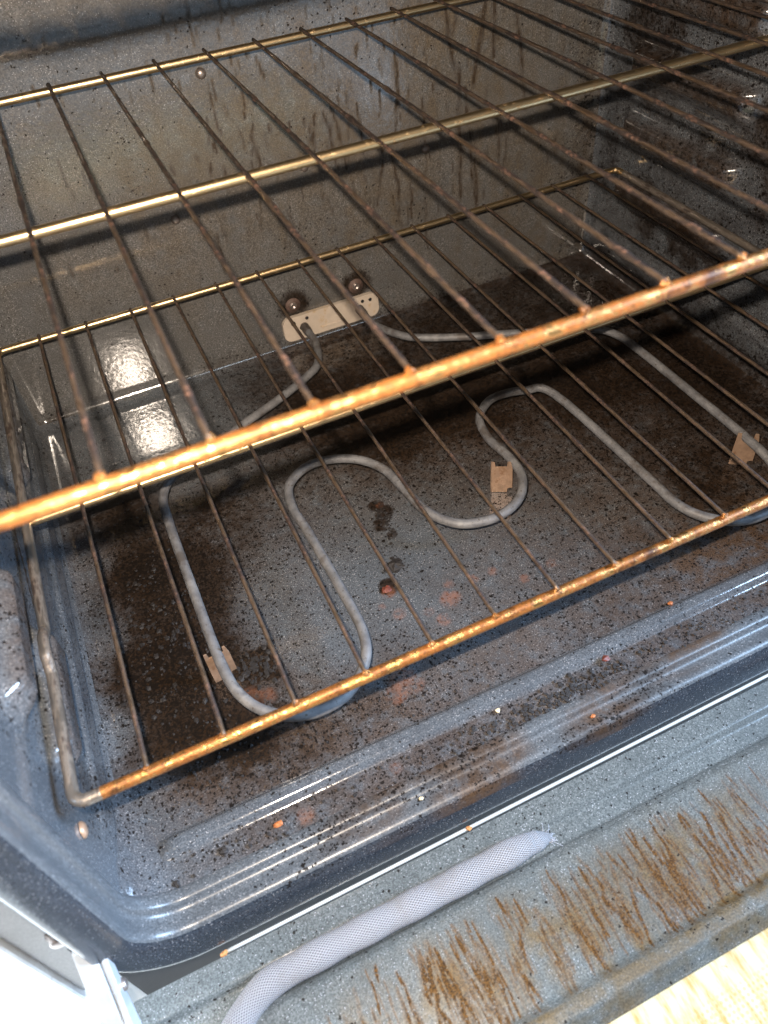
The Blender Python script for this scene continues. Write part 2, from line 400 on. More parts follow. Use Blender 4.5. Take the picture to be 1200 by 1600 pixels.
BROWN = [(-.278, .02, .12), (-.285, .05, .15), (-.2, .37, .03), (-.22, .38, .03), (-.18, .38, .05), (-.246, .223, .75), (-.256, .134, .85), (-.266, .071, .9), (-.257, .044, .95), (-.181, .043, .75), (-.128, .042, .75), (-.088, .045, .55),
         (-.03, .046, .6), (.05, .035, .65), (.129, .044, .95), (.173, .041, 1), (.25, .04, .9), (-.132, .099, .04), (-.171, .15, .15), (-.05, .154, .06), (-.1, .14, .04),
         (-.077, .1, .10), (-.014, .1, .35), (.042, .119, .45), (.117, .101, .6), (.161, .16, .6), (.164, .258, .7), (-.02, .281, .8), (-.057, .342, .85),
         (.046, .284, .8), (-.183, .265, .55), (-.245, .299, .5), (-.2, .35, .1), (-.19, .3, .25), (-.2, .40, .05), (-.2, .44, .05), (-.297, .1, .05), (-.297, .2, .1), (-.29, .01, .12), (-.216, -.002, .6), (-.25, -.004, .3),
         (.0, -.004, .4), (.1, -.005, .55), (-.1, -.004, .55), (.27, .2, .6), (.0, .4, .8)]
soot = shepard(fx, fy, SOOT); brown = shepard(fx, fy, BROWN)
soot = soot * (1 + 0.22 * sstep((soot - .45) / .3))
soot = np.clip(soot * (0.70 + 0.60 * vnoise(fx, fy, 5, 4, 55)), 0, 1.2)
nz = vnoise(fx, fy, 8, 4, 160)
for bx, by, r, v in [(-.195, .108, .012, .98), (-.186, .100, .008, .95), (-.203, .096, .006, .9), (-.186, .113, .007, 1), (-.058, .196, .007, .95), (-.066, .185, .006, .9), (-.061, .205, .006, .95),
                     (-.062, .172, .004, .8), (-.086, .127, .007, .9), (-.256, .18, .012, .98), (-.245, .16, .010, .98), (-.262, .14, .010, .95), (-.24, .19, .010, .95)]:
    soot = np.maximum(soot, v * np.clip(blob(fx, fy, bx, by, r) * (0.25 + 1.5 * nz), 0, 1))
for bx, by, r in [(.040, .128, .007), (.052, .118, .006), (.03, .112, .008), (.06, .105, .006), (.046, .109, .005), (.085, .117, .008)]:
    d = np.abs(np.hypot(fx - bx, fy - by) - r); soot = np.maximum(soot, 0.62 * np.clip(1 - d / 0.0016, 0, 1) * np.clip(2.4 * nz - .5, 0, 1))
rust = np.zeros_like(fx)
for bx, by, r, v in [(-.051, .096, .0075, .8), (-.064, .082, .005, .75), (-.089, .101, .005, .6), (-.028, .104, .004, .6), (.005, .087, .004, .6), (-.046, .108, .004, .5), (-.11, .051, .010, .55),
                     (-.118, .044, .007, .6), (-.104, .045, .006, .45), (-.088, .122, .005, .7), (-.012, .104, .004, .5), (-.07, .093, .004, .5), (-.196, .082, .007, .5), (-.205, .088, .006, .5),
                     (-.098, .112, .003, .5), (-.058, .205, .003, .5), (-.121, .17, .003, .4), (-.2, -.004, .005, .5), (-.14, -.001, .004, .5), (.03, .09, .004, .4)]:
    rust = np.maximum(rust, v * np.clip(blob(fx, fy, bx, by, r * .7, 0.7) * (1.9 * nz - .1), 0, 1))
crest = endf * sstep((0.0085 - bd) / 0.003)          # the bead is wiped clean along its crest
soot = soot * (1 - 0.75 * crest); brown = brown * (1 - 0.8 * crest)
floor = obj('cavity_floor', P, grid_faces(len(xs), len(ys)), 'enamel', oven,
            attrs={'soot': soot, 'brown': brown, 'rust': rust, 'drip': 0 * fx})

# --- back wall with dried drips
xs = axis_pts(-HX, HX, 0.0018); zs = axis_pts(0, ZT, 0.0018)
X, Z = np.meshgrid(xs, zs, indexing='ij'); fx, fz = X.ravel(), Z.ravel()
P = rounded(np.stack([fx, np.full_like(fx, YB), fz], 1))
P[:, 1] += 0.0003 * (vnoise(fx, fz, 21, 2, 8) - 0.5)
# the pressed panel bellies a little towards the front above the floor
P[:, 1] -= np.where(fz < .08, .019 * np.clip(fz - RC, 0, None), .019 * (.08 - RC) * sstep((.27 - fz) / .19)) * sstep((HX - .02 - np.abs(fx)) / .05)
def paint_drips(drip, U, V, u, v, length, width, rg, down=-1.0, strength=1.0):
    """a wandering runnel on a regular grid (U, V 1-D axes), starting at u, v and going down the second axis"""
    n = max(4, int(length / 0.0012)); ph = rg.random() * 6.28; amp = rg.uniform(0.0, 0.0014); ph2 = rg.random() * 6.28; lean = rg.normal(0, .11)
    gate = rg.random(n // 6 + 2)
    for k in range(n):
        t = k / n; cu = u + lean * length * t + amp * math.sin(ph + t * length * 110) + amp * .5 * math.sin(ph2 + t * length * 310) + (rg.random() - .5) * 0.0004; cv = v + down * length * t
        wd = width * (0.55 + 0.45 * math.sin(t * 3.1 + .3)) * (1.35 if t > .9 else 1)
        st = strength * (0.35 + 0.65 * min(1, gate[k // 6] * 1.6))
        i0, i1 = np.searchsorted(U, (cu - wd * 1.6, cu + wd * 1.6)); j0, j1 = np.searchsorted(V, (cv - 0.0022, cv + 0.0022))
        if i1 <= i0 or j1 <= j0: continue
        g = st * np.clip(1.5 - np.abs(U[i0:i1] - cu) / wd, 0, 1)
        drip[i0:i1, j0:j1] = np.maximum(drip[i0:i1, j0:j1], g[:, None])
drip = np.zeros((len(xs), len(zs))); rg = np.random.default_rng(4)
for k in range(240):
    u = rg.normal(0.03, 0.11)
    v = rg.uniform(.10, .33)
    paint_drips(drip, xs, zs, u, v, rg.choice([.004, .007, .012, .02, .035, .05], p=[.34, .26, .16, .12, .08, .04]), rg.uniform(.0005, .0011), rg, strength=rg.uniform(.4, .95))
for u, v, l, wd in [(.148, .22, .12, .0020), (.155, .20, .11, .0015), (.175, .27, .07, .0024), (.182, .27, .05, .0022), (.19, .17, .05, .0017), (.135, .27, .06, .0017), (.08, .17, .08, .0014), (.072, .18, .06, .0014),
                    (.02, .21, .05, .0013), (.03, .2, .045, .0013), (.012, .21, .04, .0012), (.09, .24, .07, .0014), (.165, .15, .07, .0016), (.112, .20, .06, .0013), (.205, .25, .08, .0016), (.05, .21, .05, .0012)]:
    paint_drips(drip, xs, zs, u, v, l, wd, rg, strength=.9)
brown = shepard(fx, fz, [(-.226, .254, .22), (-.264, .165, .15), (-.154, .26, .35), (-.11, .228, .55), (-.024, .233, .7), (.015, .199, .75), (-.05, .161, .45), (.017, .126, .4), (.069, .131, .5),
                         (.102, .25, .65), (.175, .222, .6), (.149, .169, .5), (.134, .061, .3), (.26, .2, .35), (-.2, .05, .05), (-.05, .05, .12), (-.25, .3, .2), (0, .32, .4), (.07, .04, .15)])
stre = vnoise(fx, fz * 0.12, 31, 3, 90)
brown = np.clip(brown * (0.35 + 1.3 * stre), 0, 1)
soot = 0.01 + 0.07 * sstep((vnoise(fx, fz, 33, 3, 20) - .45) / .3)
soot = np.maximum(soot, 0.45 * sstep((fx - .245) / .055) * (0.5 + vnoise(fx, fz, 35, 3, 30)))
soot = np.maximum(soot, 0.55 * sstep((.022 - fz) / .02) * sstep((np.abs(fx + .2) - .03) / .05) * (0.5 + vnoise(fx, fz, 36, 3, 30)))
for bx, bz, r in [(-.036, .045, .012), (.031, .046, .012)]: soot = np.maximum(soot, .8 * blob(fx, fz, bx, bz, r, .8))
obj('back_wall', P, grid_faces(len(xs), len(zs)), 'wall_enamel', oven,
    attrs={'soot': soot, 'brown': brown, 'drip': drip.ravel() * 0.62, 'rust': 0 * fx})

# --- side walls with pressed rack ledges
ys = axis_pts(Y0, YB, 0.0024, (False, True)); zs = axis_pts(0, ZT, 0.0024)
for sgn in (-1, 1):
    Yg, Zg = np.meshgrid(ys, zs, indexing='ij'); fy, fz = Yg.ravel(), Zg.ravel()
    P = np.stack([np.full_like(fy, sgn * HX), fy, fz], 1)
    P = rounded(P)
    h = np.zeros_like(fy)
    for k in range(5):
        zt = 0.1085 + 0.0565 * k
        for a, b in ((0.026, 0.122), (0.255, 0.412)):
            top = sstep((zt - fz) / 0.005); bot = sstep((fz - (zt - 0.034)) / 0.016)
            en = sstep((fy - a) / 0.016) * sstep((b - fy) / 0.016)
            h = np.maximum(h, top * bot * en)
    P[:, 0] -= sgn * 0.0115 * h
    # the skirt pressed above the floor
    P[:, 0] -= sgn * 0.0035 * sstep((0.045 - fz) / 0.006) * sstep((fz - 0.016) / 0.004) * sstep((YB - 0.03 - fy) / .02) * sstep((fy - .005) / .03)
    soot = 0.20 + 0.35 * sstep((vnoise(fy, fz, 41 + sgn, 3, 22) - .5) / .25) + (0.22 if sgn > 0 else 0.0)
    brown = (0.75 if sgn > 0 else 0.6) * h * (0.3 + 0.9 * vnoise(fy, fz, 44, 3, 40)) + (0.22 if sgn > 0 else 0.10) * vnoise(fy, fz, 47, 3, 15)
    soot = np.maximum(soot, (0.62 if sgn > 0 else 0.40) * h * sstep((fy - 0.01) / .05))
    if sgn > 0: soot = np.maximum(soot, 0.75 * sstep((.07 - fz) / .07))
    soot *= sstep((fy - 0.0) / .04) * (1 - .45 * sstep((fy - .42) / .03))
    brown *= sstep((fy + 0.0) / .03)
    dr = np.zeros_like(fy)
    if sgn < 0:   # a thin rusty scratch on the left wall
        t = (fy - .16) / .06; d = np.abs(fz - (.095 + .016 * t) - .001 * np.sin(fy * 900)); dr = np.clip(1.3 - d / .0016, 0, 1) * (np.abs(t) < 1)
    obj('side_wall', P, grid_faces(len(ys), len(zs), flip=(sgn > 0)), 'enamel', oven, attrs={'soot': soot, 'brown': np.clip(brown, 0, 1), 'drip': dr, 'rust': 0 * fy})
# --- ceiling
xs = axis_pts(-HX, HX, 0.02); ys = axis_pts(Y0, YB, 0.02, (False, True))
X, Y = np.meshgrid(xs, ys, indexing='ij')
P = rounded(np.stack([X.ravel(), Y.ravel(), np.full(X.size, ZT)], 1))
obj('cavity_ceiling', P, grid_faces(len(xs), len(ys), flip=True), 'enamel', oven, attrs={'soot': np.full(X.size, .4), 'brown': np.full(X.size, .4)})

# --- front frame: a pressed profile swept round the opening
prof = [(0.0010, -0.0090), (-0.0008, -0.0118), (-0.0014, -0.0150), (-0.0010, -0.0180), (0.0016, -0.0200), (0.0026, -0.0222), (0.0022, -0.0260), (0.0014, -0.0295), (0.0020, -0.0325),
        (0.0050, -0.0350), (0.0090, -0.0366), (0.0140, -0.0379), (0.0200, -0.0390), (0.0260, -0.0396), (0.0292, -0.0380), (0.0305, -0.0330), (0.0305, -0.0235)]
pr = smooth_path([(a, b, 0) for a, b in prof], 4)[:, :2]
def frame_ring(d, r0=0.030):
    """rounded-rectangle opening grown outward by d; same number of points for every d"""
    pts = []
    for cx, cz, a0 in ((HX - r0, ZT - r0, 0), (-HX + r0, ZT - r0, 90), (-HX + r0, r0, 180), (HX - r0, r0, 270)):
        for k in range(19):
            a = math.radians(a0 + 90 * k / 18); pts.append((cx + (r0 + (d * .66 if d > 0 else d)) * math.cos(a), cz + (r0 + d) * math.sin(a)))
    out = []
    for i in range(len(pts)):
        a = pts[i]; b = pts[(i + 1) % len(pts)]; L = math.hypot(b[0] - a[0], b[1] - a[1]); m = 40 if i % 19 == 18 else 1
        for k in range(m): out.append((a[0] + (b[0] - a[0]) * k / m, a[1] + (b[1] - a[1]) * k / m))
    return out
V = []; F = []; nr = None
# an inner lip first, so that the round corner of the frame closes against the cavity
for d, y in pr:
    ring = frame_ring(d); nr = len(ring)
    V += [(x, y, z) for x, z in ring]
for k in range(len(pr) - 1):
    for j in range(nr): F.append((k * nr + j, k * nr + (j + 1) % nr, (k + 1) * nr + (j + 1) % nr, (k + 1) * nr + j))
for sgn in (-1, 1):      # the lower corners of the cavity open out to the frame's wider radius
    W_ = []; G_ = []; lead = [(0.075, 0.0132), (0.055, 0.0145), (0.035, 0.0210), (0.015, 0.0260), (0.002, 0.0292), (-0.0115, 0.0300)]
    for y, r0 in lead:
        for k in range(19):
            a = math.radians(180 + 90 * k / 18); W_.append((-sgn * (-HX + r0 + (r0 + .0004) * math.cos(a)), y, r0 + (r0 + .0004) * math.sin(a)))
    W_ = np.array(W_)
    G_ = grid_faces(len(lead), 19, flip=(sgn < 0))
    obj('corner_blend', W_, G_, 'enamel', oven, attrs={'soot': shepard(W_[:, 0], W_[:, 1], SOOT) , 'brown': shepard(W_[:, 0], W_[:, 1], BROWN)})
V = np.array(V)
st = 0.50 * sstep((vnoise(V[:, 0], V[:, 1] * 2, 51, 3, 30) - .42) / .2) * (V[:, 2] < .02) * (V[:, 1] > -.036) * sstep((V[:, 0] + .24) / .06)
brn = 0.85 * sstep((vnoise(V[:, 0], V[:, 1] * 2, 52, 3, 22) - .4) / .3) * (V[:, 2] < .02) * (V[:, 1] > -.037) * sstep((V[:, 0] + .22) / .08)
ks = int(np.argmax(pr[:, 1] < -0.0335))      # enamelled flange of the cavity, then the front frame, shade painted into its enamel
for nm, a, b, mt in (('cavity_flange', 0, ks, 'flange_enamel'), ('front_frame', ks, len(pr) - 1, 'shaded_frame_enamel')):
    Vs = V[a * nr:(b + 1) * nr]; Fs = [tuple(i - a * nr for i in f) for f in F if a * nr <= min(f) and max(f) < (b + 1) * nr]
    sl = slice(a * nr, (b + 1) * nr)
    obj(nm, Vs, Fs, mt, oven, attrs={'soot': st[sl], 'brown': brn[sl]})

# --- flat mounting plates left and right of the opening, with bolt, slot and the white side trim
for sgn in (-1, 1):
    def fl(a, b): return (a, b) if sgn > 0 else (-b, -a)
    x0, x1 = fl(0.3215, 0.350)
    bevel_box('mounting_plate', x0, x1, -0.0225, -0.016, -0.045, 0.47, 'plateface', oven, 0.002)
    x0, x1 = fl(0.3505, 0.3555)
    bevel_box('plate_flange', x0, x1, -0.0265, -0.012, -0.05, 0.475, 'hinge', oven, 0.002)
    x0, x1 = fl(0.3562, 0.3595)
    bevel_box('body_side_panel', x0, x1, -0.020, 0.60, -0.40, 0.50, 'white', oven, 0.003)
    bx = sgn * 0.3305
    lathe('plate_bolt', [(0.0062, 0), (0.0062, 0.0012), (0.0048, 0.0022), (0.0046, 0.0052), (0.0034, 0.0064)], (bx, -0.0226, 0.044), (0, -1, 0), 'screw', oven, 12)
    x0, x1 = fl(0.3265, 0.3345)
    bevel_box('hinge_slot', x0, x1, -0.0236, -0.0226, 0.004, 0.022, 'black', oven, 0.0004)
bevel_box('lower_front_panel', -0.33, 0.33, -0.0225, -0.010, -0.12, -0.034, 'black', oven, 0.001)

# --- bright trim strip under the sill
V, F, U = tube(dense([(-0.270, -0.0425, -0.0315), (0.262, -0.0405, -0.0315)], 0.01), 0.0011, 8, cap=True)
trim = obj('sill_trim', V, F, 'trim', oven)
def lump(name, c, r, mat, parent=None, seed=0, flat=0.6, n=7):
    rg = np.random.default_rng(seed); V = []; F = []
    rows = 4
    for i in range(rows + 1):
        th = math.pi * i / rows
        for k in range(n):
            a = 2 * math.pi * k / n; rr = r * (0.7 + 0.6 * rg.random())
            V.append((c[0] + rr * math.sin(th) * math.cos(a), c[1] + rr * math.sin(th) * math.sin(a) * 0.8, c[2] + rr * math.cos(th) * flat))
    for i in range(rows):
        for k in range(n): F.append((i * n + k, (i + 1) * n + k, (i + 1) * n + (k + 1) % n, i * n + (k + 1) % n))
    return obj(name, V, F, mat, parent, smooth=False)
lump('rust_spot', (-0.2690, -0.0432, -0.0305), 0.0022, 'rust_spot', trim, 3)
lump('rust_spot', (-0.112, -0.0425, -0.0305), 0.0018, 'rust_spot', trim, 4, 0.5)

lathe('wall_screw', [(0.0045, 0), (0.0043, 0.001), (0.003, 0.002), (0.0012, 0.0024)], (-HX + .0003, .006, .075), (1, 0, 0), 'bracket', oven, 12)
# --- bolt heads / studs and the terminal plate on the back wall
for x, z in ((-.074, .259), (-.123, .156), (-.004, .171), (.113, .159), (-.2, .335), (.2, .30)):
    lathe('wall_stud', [(0.0042, 0), (0.0040, 0.0012), (0.0030, 0.0026), (0.0014, 0.0033)], (x, YB - 0.0004, z), (0, -1, 0), 'screw', oven, 12)
def plate_mesh():
    import bmesh
    bm = bmesh.new(); pts = round_path([(-.0515, .0085), (.0515, .0085), (.0515, .0345), (-.0515, .0345)], 0.008, True, 5)
    vs_ = [bm.verts.new((p[0], YB - 0.0010, p[1])) for p in pts]; f = bm.faces.new(vs_)
    r = bmesh.ops.extrude_face_region(bm, geom=[f]); ev = [g for g in r['geom'] if isinstance(g, bmesh.types.BMVert)]
    bmesh.ops.translate(bm, verts=ev, vec=(0, -0.0042, 0))
    bmesh.ops.recalc_face_normals(bm, faces=bm.faces)
    me = bpy.data.meshes.new('terminal_plate'); bm.to_mesh(me); bm.free(); me.materials.append(MAT['plate']); return me
tp = link(bpy.data.objects.new('terminal_plate', plate_mesh()), oven)
yp = YB - 0.0056
for x, z, r in ((-.0405, .0280, .0024), (-.026, .0300, .0018), (-.033, .0210, .0020), (.034, .0290, .0018), (.0425, .0285, .0018)):
    lathe('screw_hole', [(r, 0), (r, 0.0005)], (x, yp + 0.0001, z), (0, -1, 0), 'black', tp, 10)
bevel_box('embossed_mark', -.012, .014, yp - 0.0005, yp + 0.001, .0135, .0155, 'plate', tp, 0.0003)
for x in (-.0365, .0305):
    s_ = lathe('wall_screw', [(0.0078, 0), (0.0078, 0.0008)], (x, YB - 0.0006, 0.0450), (0, -1, 0), 'screw_rust', oven, 12)
    lathe('screw_head', [(0.0036, 0.0006), (0.0036, 0.0018), (0.0031, 0.0025), (0.0022, 0.0025), (0.0020, 0.0016)], (x, YB - 0.0006, 0.0450), (0, -1, 0), 'screw', s_, 12)

# ================================================================ HEATING ELEMENTS
ZE = 0.0285
half = [(0.043, 0.372), (0.060, 0.3575), (0.094, 0.339), (0.130, 0.323), (0.180, 0.2985), (0.203, 0.287), (0.2135, 0.270), (0.216, 0.240), (0.216, 0.17), (0.215, 0.100), (0.2095, 0.070), (0.195, 0.050),
        (0.173, 0.040), (0.150, 0.043), (0.132, 0.058), (0.124, 0.078), (0.123, 0.11), (0.125, 0.18), (0.1265, 0.208)]
L = [(-x, y) for x, y in half] + [(-.120, .234), (-.096, .247), (-.067, .238), (-.049, .216), (-.0435, .187), (-.0385, .156), (-.023, .134), (.002, .127), (.026, .134), (.0415, .153), (.0445, .176),
     (.0415, .205), (.048, .231), (.070, .2475), (.099, .243), (.118, .225)] + [(x, y) for x, y in half[::-1]][2:]
path = [(-.030, .442, .0215), (-.031, .410, .023)] + [(x, y, ZE) for x, y in L] + [(.031, .410, .023), (.030, .442, .0215)]
V, F, U = tube(smooth_path(path, 6), 0.0036, 12)
elem = obj('bake_element', V, F, 'element', oven)
for x, y, rz in ((-.2155, .1085, 0.05), (.2165, .1065, -0.6), (.0345, .1715, -0.5)):
    import bmesh
    bm = bmesh.new()
    ol = [(-.0065, .0005), (.0035, .0005), (.0040, .005), (.0070, .0055), (.0065, .026), (.0052, .0335), (.0038, .0335), (.0036, .0285), (-.0046, .0285), (-.0052, .0335), (-.0068, .0335), (-.0068, .012)]
    c, s_ = math.cos(rz), math.sin(rz)
    v_ = [bm.verts.new((x + 1.2 * a * c, y + 1.2 * a * s_ - 0.0010, b)) for a, b in ol]; f = bm.faces.new(v_)
    r = bmesh.ops.extrude_face_region(bm, geom=[f]); bmesh.ops.translate(bm, verts=[g for g in r['geom'] if isinstance(g, bmesh.types.BMVert)], vec=(0.0009 * s_, 0.0011 * c, 0))
    bmesh.ops.recalc_face_normals(bm, faces=bm.faces)
    me = bpy.data.meshes.new('bracket'); bm.to_mesh(me); bm.free(); me.materials.append(MAT['bracket'])
    link(bpy.data.objects.new('bracket', me), elem)
for x in (-.030, .030):
    lathe('terminal', [(0.0046, 0), (0.0046, 0.016), (0.0040, 0.018)], (x, YB - .0005, .0213), (0, -1, 0), 'terminal', elem, 12)
zb = 0.4115
bp = round_path([(-.03, .44, zb), (-.03, .40, zb), (-.22, .38, zb), (-.22, .018, zb), (.22, .018, zb), (.22, .38, zb), (.03, .40, zb), (.03, .44, zb)], [0, .01, .03, .03, .03, .03, .01, 0], n=6)
V, F, U = tube(bp, 0.0033, 10)
obj('broil_element', V, F, 'element', oven)

# ================================================================ DOOR (lowered)
door_ys = np.concatenate([np.arange(-0.0435, -0.166, -0.0013), np.linspace(-0.168, -0.47, 30)])
xs = np.linspace(-0.338, 0.338, 760)
def door_z(y):
    z = np.full_like(y, -0.0335)
    z = z - 0.0042 * sstep((-0.0585 - y) / 0.003) * sstep((y + 0.0765) / 0.003)                       # channel of the gasket
    z = z + 0.0022 * sstep((-0.0765 - y) / 0.004)                                                      # face of the liner
    z = z + 0.0062 * sstep((-0.1395 - y) / 0.0065) * sstep((y + 0.1585) / 0.0065)                      # bead round the window
    z = z - 0.0030 * sstep((-0.1575 - y) / 0.004)
    return z
X, Y = np.meshgrid(xs, door_ys, indexing='ij'); fx, fy = X.ravel(), Y.ravel()
fz = door_z(fy) + 0.0006 * (vnoise(fx, fy, 61, 2, 14) - .5)
fz -= 0.006 * sstep((-0.040 - fy) * -1 / 0.004) * 0
ax_y = door_ys[::-1]
drip = np.zeros((len(xs), len(ax_y))); film = np.zeros_like(drip); rg = np.random.default_rng(9)
for k in range(340):
    u = rg.choice([rg.uniform(-.30, .30), rg.normal(-.035, .045), rg.normal(-.16, .03), rg.normal(.04, .04)], p=[.25, .35, .25, .15])
    ln = rg.choice([.006, .012, .02, .035, .05], p=[.25, .3, .25, .14, .06]); v = rg.uniform(-.130, -.085)
    ln = min(ln, v + .142)
    if ln > .002: paint_drips(drip, xs, ax_y, u, v, ln, rg.uniform(.0004, .0010), rg, strength=rg.uniform(.25, .9))
for u, v, ln, wd in [(-.012, -.088, .050, .0024), (-.022, -.095, .043, .0036), (-.03, -.105, .035, .0042), (-.018, -.108, .032, .0034), (.006, -.092, .045, .0030), (.012, -.100, .036, .0028), (.03, -.095, .04, .0022), (.045, -.098, .04, .0018),
                     (-.055, -.105, .03, .0022), (-.062, -.110, .028, .0026), (-.075, -.10, .036, .0020), (-.085, -.115, .024, .0032), (-.10, -.10, .036, .0016), (-.118, -.095, .03, .0018), (-.135, -.09, .05, .0022), (-.152, -.094, .045, .0022),
                     (-.165, -.088, .05, .0026), (-.172, -.092, .045, .0018), (-.185, -.095, .04, .0022), (-.142, -.11, .03, .0030), (-.158, -.115, .025, .0034), (.02, -.112, .028, .003), (.002, -.118, .02, .003)]:
    paint_drips(drip, xs, ax_y, u, v, ln, wd * .30, rg, strength=.8); paint_drips(drip, xs, ax_y, u + rg.normal(0, .003), v - .3 * ln, ln * .7, wd * .28, rg, strength=.65); paint_drips(drip, xs, ax_y, u + rg.normal(0, .004), v - .45 * ln, ln * .5, wd * .36, rg, strength=.5)
halo = np.pad(drip, ((6, 6), (0, 0)))
halo = sum(halo[k:k + drip.shape[0]] for k in range(13)) / 13; hp = np.pad(halo, ((0, 0), (8, 8)))
halo = sum(hp[:, k:k + drip.shape[1]] for k in range(17)) / 17
halo = halo[:, ::-1].ravel(); drip = drip[:, ::-1].ravel() * 0.95
film = np.clip(0.10 + 0.65 * sstep((vnoise(fx, fy * .35, 66, 4, 60) - .40) / .3) * sstep((-0.08 - fy) / .03), 0, 1)
film = np.maximum(film, 0.85 * sstep((-0.1425 - fy) / .003) * sstep((fy + .1535) / .003) * (0.5 + .7 * vnoise(fx, fy, 68, 3, 30)))   # burnt-on grease along the bead
film = np.clip(film + 1.5 * halo, 0, 1); film *= (fy < -0.076)
sootd = 0.06 * sstep((vnoise(fx, fy, 69, 3, 40) - .4) / .3) + 0.05 * (fy > -.078)
door = obj('door', np.stack([fx, fy, fz], 1), grid_faces(len(xs), len(door_ys), flip=True), 'door_enamel', oven,
           attrs={'soot': sootd, 'brown': film, 'drip': drip, 'rust': 0 * fx})
bevel_box('outer_shell', -0.340, 0.340, -0.475, -0.050, -0.075, -0.041, 'white', door, 0.004)
bevel_box('window_pane', -0.25, 0.25, -0.42, -0.1612, -0.0385, -0.0318, 'glass', door, 0.0012)
# braided gasket, in two runs that leave a gap in the middle of the lower edge
for sgn in (-1, 1):
    yc, zc, rad = -0.0668, -0.0300, 0.0078
    gx = 0 if sgn < 0 else 0.045
    pts = [(sgn * 0.0685 + gx, yc - .0005, -0.0345), (sgn * 0.0735 + gx, yc, -0.0335), (sgn * 0.082 + gx, yc + .0005, -0.0315), (sgn * 0.094 + gx, yc + .0005, zc), (sgn * 0.15, yc, zc), (sgn * 0.2, yc, zc), (sgn * 0.228, yc - .0003, zc)]
    pts += [(sgn * (0.236 + 0.056 * math.sin(a)), yc - 0.056 * (1 - math.cos(a)), zc) for a in np.linspace(0.22, 1.5708, 7)] + [(sgn * 0.292, -0.16, zc), (sgn * 0.292, -0.44, zc)]
    path = dense(smooth_path(pts, 8), 0.0025)
    d = np.concatenate([[0], np.cumsum(np.linalg.norm(np.diff(path, axis=0), axis=1))])
    e = np.clip(d / 0.028, 0, 1) ** 0.6
    e2 = np.clip(d / 0.010, 0, 1) ** 0.7; sq = np.stack([(0.50 + 0.54 * e) * (0.35 + .65 * e2), (0.26 + 0.60 * e) * (0.4 + .6 * e2)], 1)
    sq *= (1 + 0.04 * np.sin(d * 210 + 1))[:, None]
    V, F, U = tube(path, rad, 28, sq=sq, seam=True)
    gk = obj('gasket', V, F, 'gasket', door, uvs=U)
    rgf = np.random.default_rng(5); FV = []; FF = []
    for q in range(26):      # loose threads at the cut end
        a0 = np.array([sgn * (0.0735 - .0005) + gx, yc - .0003 + rgf.normal(0, .0016), -0.0340 + abs(rgf.normal(0, .0006))])
        dr_ = np.array([-sgn * rgf.uniform(.5, 1.0), rgf.normal(0, .45), rgf.normal(.05, .15)]); ln_ = rgf.uniform(.004, .0085)
        pv, pf, _ = tube([a0, a0 + dr_ * ln_ * .5, a0 + dr_ * ln_ + np.array([0, rgf.normal(0, .001), -.0006])], 0.00016, 4)
        b0 = len(FV); FV += list(pv); FF += [tuple(i + b0 for i in f) for f in pf]
    fr = obj('frayed_threads', FV, FF, 'thread', door); fr['kind'] = 'stuff'
# hinge arms
for sgn in (-1, 1):
    for nm, pr_, x0, x1 in (('hinge_arm', [(-.020, .0225), (-.026, .034), (-.033, .036), (-.050, .020), (-.068, .000), (-.105, -.030), (-.105, -.042), (-.066, -.014), (-.046, .006), (-.030, .019)], .3185, .3285),
                            ('hinge_link', [(-.028, .030), (-.034, .0335), (-.052, .0165), (-.100, -.026), (-.100, -.040), (-.06, -.012)], .3145, .3180)):
        import bmesh
        bm = bmesh.new(); xa, xb = (x0, x1) if sgn > 0 else (-x1, -x0)
        f = bm.faces.new([bm.verts.new((xa, a, b)) for a, b in pr_])
        r = bmesh.ops.extrude_face_region(bm, geom=[f]); bmesh.ops.translate(bm, verts=[g for g in r['geom'] if isinstance(g, bmesh.types.BMVert)], vec=(xb - xa, 0, 0))
        bmesh.ops.recalc_face_normals(bm, faces=bm.faces); bmesh.ops.bevel(bm, geom=bm.edges[:], offset=.0009, segments=2, affect='EDGES')
        me = bpy.data.meshes.new(nm); bm.to_mesh(me); bm.free(); me.materials.append(MAT['hinge'])
        link(bpy.data.objects.new(nm, me), oven)
    lathe('hinge_rivet', [(.0034, 0), (.0034, .001), (.0022, .002)], (sgn * .3145, -.047, .0085), (-sgn, 0, 0), 'screw', oven, 12)

# ================================================================ RACKS
def make_wire_meshes(n, y0, y1, crust, seed):
    out = []
    rg = np.random.default_rng(seed)
    for k in range(n):
        ys_ = np.arange(y0, y1 + 1e-6, 0.0028); m = len(ys_)
        nse = vnoise(ys_, np.full(m, k * 3.3), seed, 3, 130); big = vnoise(ys_, np.full(m, k * 1.7 + .4), seed + 1, 2, 28)
        rad = 0.00118 * (1 + crust * np.clip((nse - .48) * 2.2, 0, 1) * (0.2 + 1.2 * sstep((big - .4) / .3)))
        sag = 0.0005 * np.sin(ys_ * 7 + k); P = np.stack([0.0004 * np.sin(ys_ * 11 + 2 * k), ys_, sag], 1)
        V, F, U = tube(P, rad, 8)
        me = bpy.data.meshes.new('wire'); me.from_pydata([tuple(v) for v in V], [], F); me.polygons.foreach_set('use_smooth', [True] * len(F)); me.materials.append(MAT['crusted_wire' if crust > .3 else 'wire'])
        out.append(me)
    return out
